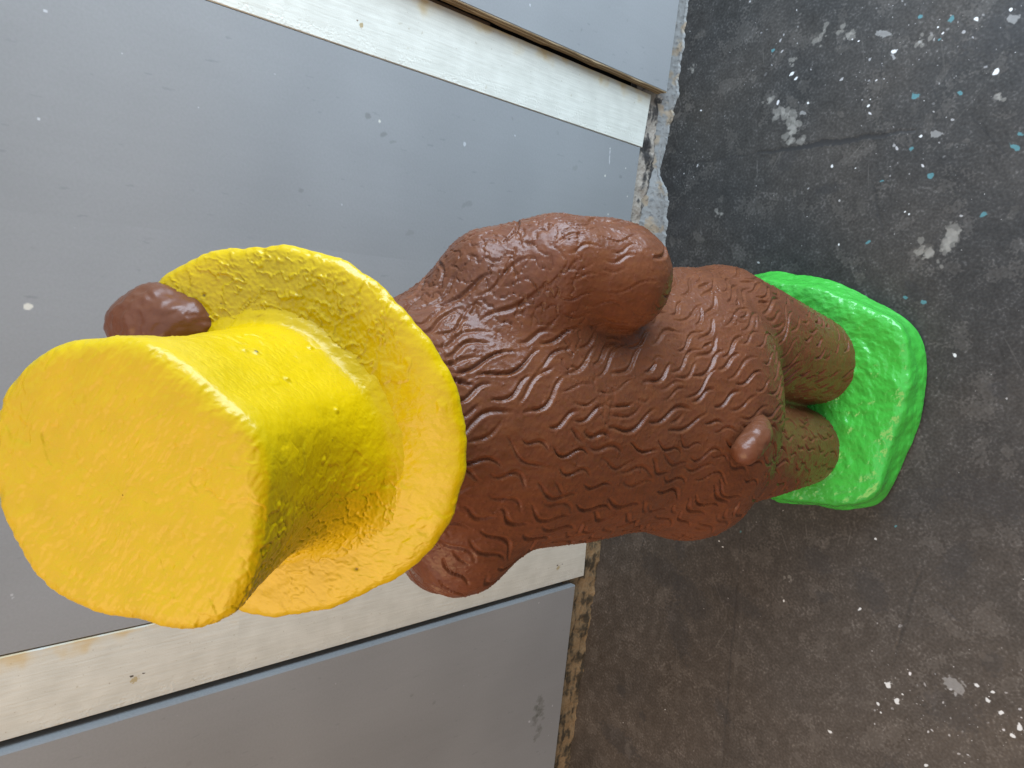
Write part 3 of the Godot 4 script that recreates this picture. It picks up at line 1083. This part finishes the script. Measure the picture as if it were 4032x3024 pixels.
func hat(bear: Node3D):
	var h := Node3D.new()
	h.name = "hat"
	bear.add_child(h)
	var nz := [noise(701, 13.0, 2), noise(702, 48.0, 3), noise(703, 21.0, 3), noise(704, 42.0, 3), noise(705, 210.0, 2), noise(706, 9.0, 2)]
	rng.seed = 909
	var top_r := [[-160.2, 0.090], [-138.6, 0.0945], [-125.5, 0.095], [-109.2, 0.094], [-94.5, 0.0965], [-70.0, 0.102], [-51.3, 0.1075], [-29.5, 0.106], [-10.6, 0.1024], [11.2, 0.1022], [28.0, 0.0975], [49.2, 0.0965], [65.1, 0.1025], [78.3, 0.102], [97.3, 0.0975], [125.9, 0.0995], [143.2, 0.1035], [161.6, 0.0975], [179.6, 0.0885]]
	var join_r := [[-160.0, 0.108], [-100.0, 0.105], [-30.6, 0.102], [-1.4, 0.105], [26.3, 0.105], [46.9, 0.104], [65.0, 0.1085], [89.4, 0.115], [120.4, 0.1225], [144.9, 0.116], [165.0, 0.111]]
	var brim_r := [[-170.3, 0.175], [-120.0, 0.170], [-80.0, 0.168], [-35.6, 0.1715], [-14.8, 0.170], [-1.3, 0.1668], [11.0, 0.170], [30.9, 0.1712], [50.0, 0.1695], [64.8, 0.1737], [84.6, 0.1785], [111.5, 0.180], [127.4, 0.178], [148.8, 0.169], [165.0, 0.1692], [178.0, 0.172]]
	# ---- crown
	var nu := 620
	var nv := 310
	var prof := []
	var v := PackedVector3Array()
	v.resize(nu * nv)
	for i in nu:
		var th := TAU * i / nu
		var deg := rad_to_deg(th)
		if deg > 180.0:
			deg -= 360.0
		var tr := polar(top_r, deg)
		var jr := polar(join_r, deg)
		var wst := minf(tr, jr) * 0.94
		var pp := resample(PackedVector2Array([Vector2(jr + 0.018, 0.006), Vector2(jr + 0.005, 0.0125), Vector2(jr - 0.005, 0.022), Vector2(lerpf(jr, wst, 0.75), 0.052), Vector2(wst, 0.095), Vector2(lerpf(wst, tr, 0.25), 0.135), Vector2(lerpf(wst, tr, 0.8), 0.170), Vector2(tr, 0.187), Vector2(tr - 0.002, 0.194), Vector2(tr - 0.008, 0.1985), Vector2(tr * 0.8, 0.1995), Vector2(tr * 0.5, 0.1985), Vector2(tr * 0.25, 0.198), Vector2(0.0004, 0.198)]), nv)
		var o := HAT_E1 * cos(th) + HAT_E2 * sin(th)
		for j in nv:
			v[j * nu + i] = HAT_C + o * pp[j].x + HAT_AX * pp[j].y
	var ix := ring_index(nu, nv, true)
	put("crown", hat_mesh(v, ix, nu, nv, nz, 0.12, true, 26), yellow_material(711, 0.33, 0.06, 0.42), h)
	# ---- brim
	nu = 760
	nv = 230
	v = PackedVector3Array()
	v.resize(nu * nv)
	for i in nu:
		var th := TAU * i / nu
		var deg := rad_to_deg(th)
		if deg > 180.0:
			deg -= 360.0
		var R: float = polar(brim_r, deg) + nz[0].get_noise_2d(cos(th) * 0.5, sin(th) * 0.5) * 0.0016
		var wave := sin(th * 2.0 + 0.6) * 0.0018 + sin(th * 3.0) * 0.0012
		var pp := resample(PackedVector2Array([Vector2(0.06, 0.011), Vector2(R - 0.06, 0.010), Vector2(R - 0.025, 0.009), Vector2(R - 0.008, 0.0065), Vector2(R - 0.0015, 0.002), Vector2(R, -0.003), Vector2(R - 0.003, -0.009), Vector2(R - 0.012, -0.012), Vector2(R - 0.04, -0.013), Vector2(0.06, -0.016)]), nv)
		var o := HAT_E1 * cos(th) + HAT_E2 * sin(th)
		for j in nv:
			var out := sstep(0.09, 0.17, pp[j].x)
			v[j * nu + i] = HAT_C + o * pp[j].x + HAT_AX * (pp[j].y + wave * out)
	put("brim", hat_mesh(v, ring_index(nu, nv, true), nu, nv, nz, 1.0, false, 26), yellow_material(712, 0.26, 0.06, 0.45), h)

func hat_mesh(v: PackedVector3Array, ix: PackedInt32Array, nu: int, nv: int, nz: Array, rough: float, crown: bool, npits: int) -> ArrayMesh:
	var nn := PackedVector3Array()
	nn.resize(v.size())
	for t in range(0, ix.size(), 3):
		var fn := (v[ix[t + 2]] - v[ix[t]]).cross(v[ix[t + 1]] - v[ix[t]])
		nn[ix[t]] += fn
		nn[ix[t + 1]] += fn
		nn[ix[t + 2]] += fn
	var pits := []
	for k in npits:
		var at := rng.randi_range(nv / 12, int(nv * 0.62)) * nu + rng.randi_range(0, nu - 1)
		pits.append([v[at], rng.randf_range(0.0010, 0.0032), 0.9 if rng.randf() < 0.35 else 0.0])
	var out := PackedVector3Array()
	out.resize(v.size())
	var cols := PackedColorArray()
	cols.resize(v.size())
	for i in v.size():
		var q := v[i] - HAT_C
		var th := rad_to_deg(atan2(q.dot(HAT_E2), q.dot(HAT_E1)))
		var rr := 0.0
		var top := 0.0
		if crown:
			top = sstep(0.190, 0.197, q.dot(HAT_AX))
			rr = 0.15 + 0.9 * sstep(95.0, 125.0, th) * (1.0 - top)
		else:
			var edge := sstep(0.172, 0.155, (q - HAT_AX * q.dot(HAT_AX)).length())
			rr = 0.08 + edge * 0.95 * sstep(-75.0, -30.0, th) * sstep(62.0, 50.0, th + nz[1].get_noise_3dv(v[i]) * 12.0) + 0.35 * sstep(110.0, 140.0, th)
		var s := hat_skin(v[i], nn[i].normalized(), rr, top, nz, pits)
		out[i] = s[0]
		cols[i] = s[1]
	return make_mesh(out, ix, PackedVector2Array(), cols)

# ---------------------------------------------------------------- green base
func green_base(bear: Node3D):
	var foot := [[-163.7, 0.252], [-130.0, 0.255], [-90.0, 0.24], [-50.0, 0.27], [-34.0, 0.278], [-18.8, 0.2587], [-6.5, 0.2337], [15.3, 0.2144], [37.6, 0.2084], [50.1, 0.2177], [62.9, 0.228], [73.4, 0.226], [94.8, 0.2161], [108.4, 0.2171], [124.6, 0.2229], [137.4, 0.2401], [149.0, 0.260], [157.4, 0.258], [179.0, 0.2425]]
	var rim := [[-163.7, 0.232], [-130.0, 0.235], [-90.0, 0.22], [-50.0, 0.25], [-34.0, 0.255], [-18.8, 0.235], [-5.8, 0.2077], [19.3, 0.1904], [45.0, 0.1983], [57.8, 0.2153], [69.3, 0.2131], [88.1, 0.2027], [114.5, 0.197], [131.6, 0.2127], [143.6, 0.2431], [157.0, 0.240], [179.0, 0.224]]
	var nu := 420
	var nv := 180
	var v := PackedVector3Array()
	var n1 := noise(801, 14.0, 3)
	var n2 := noise(802, 48.0, 3)
	var n3 := noise(803, 130.0, 2)
	for i in nu:
		var th := TAU * i / nu
		var deg := rad_to_deg(th)
		if deg > 180.0:
			deg -= 360.0
		var R := polar(foot, deg)
		var T := polar(rim, deg)
		var pp := resample(PackedVector2Array([Vector2(R - 0.013, -0.002), Vector2(R - 0.004, 0.004), Vector2(R, 0.012), Vector2(lerpf(R, T, 0.45), 0.034), Vector2(T + 0.004, 0.056), Vector2(T - 0.004, 0.0625), Vector2(T - 0.02, 0.0645), Vector2(T * 0.7, 0.063), Vector2(T * 0.4, 0.062), Vector2(0.0005, 0.062)]), nv)
		for j in nv:
			v.append(Vector3(-0.015 + cos(th) * pp[j].x, pp[j].y, -0.69 + sin(th) * pp[j].x))
	var w := PackedVector3Array()
	w.resize(nu * nv)
	for i in nu:
		for j in nv:
			var p := v[i * nv + j]
			var out := Vector3(p.x + 0.015, 0.08, p.z + 0.69).normalized()
			var d := n1.get_noise_3dv(p) * 0.006 + n2.get_noise_3dv(p) * 0.0026 + n3.get_noise_3dv(p) * 0.0006
			var q := p + out.lerp(Vector3.UP, 0.55) * d
			w[j * nu + i] = Vector3(q.x, maxf(q.y, -0.002), q.z)
	var m := mat(lin(0.047, 0.36, 0.040), 0.22, 0.5)
	bump(m, noise_tex(noise(811, 0.03, 5), 256), 0.10, 8.0)
	put("green_base", make_mesh(w, ring_index(nu, nv, true)), m, bear)
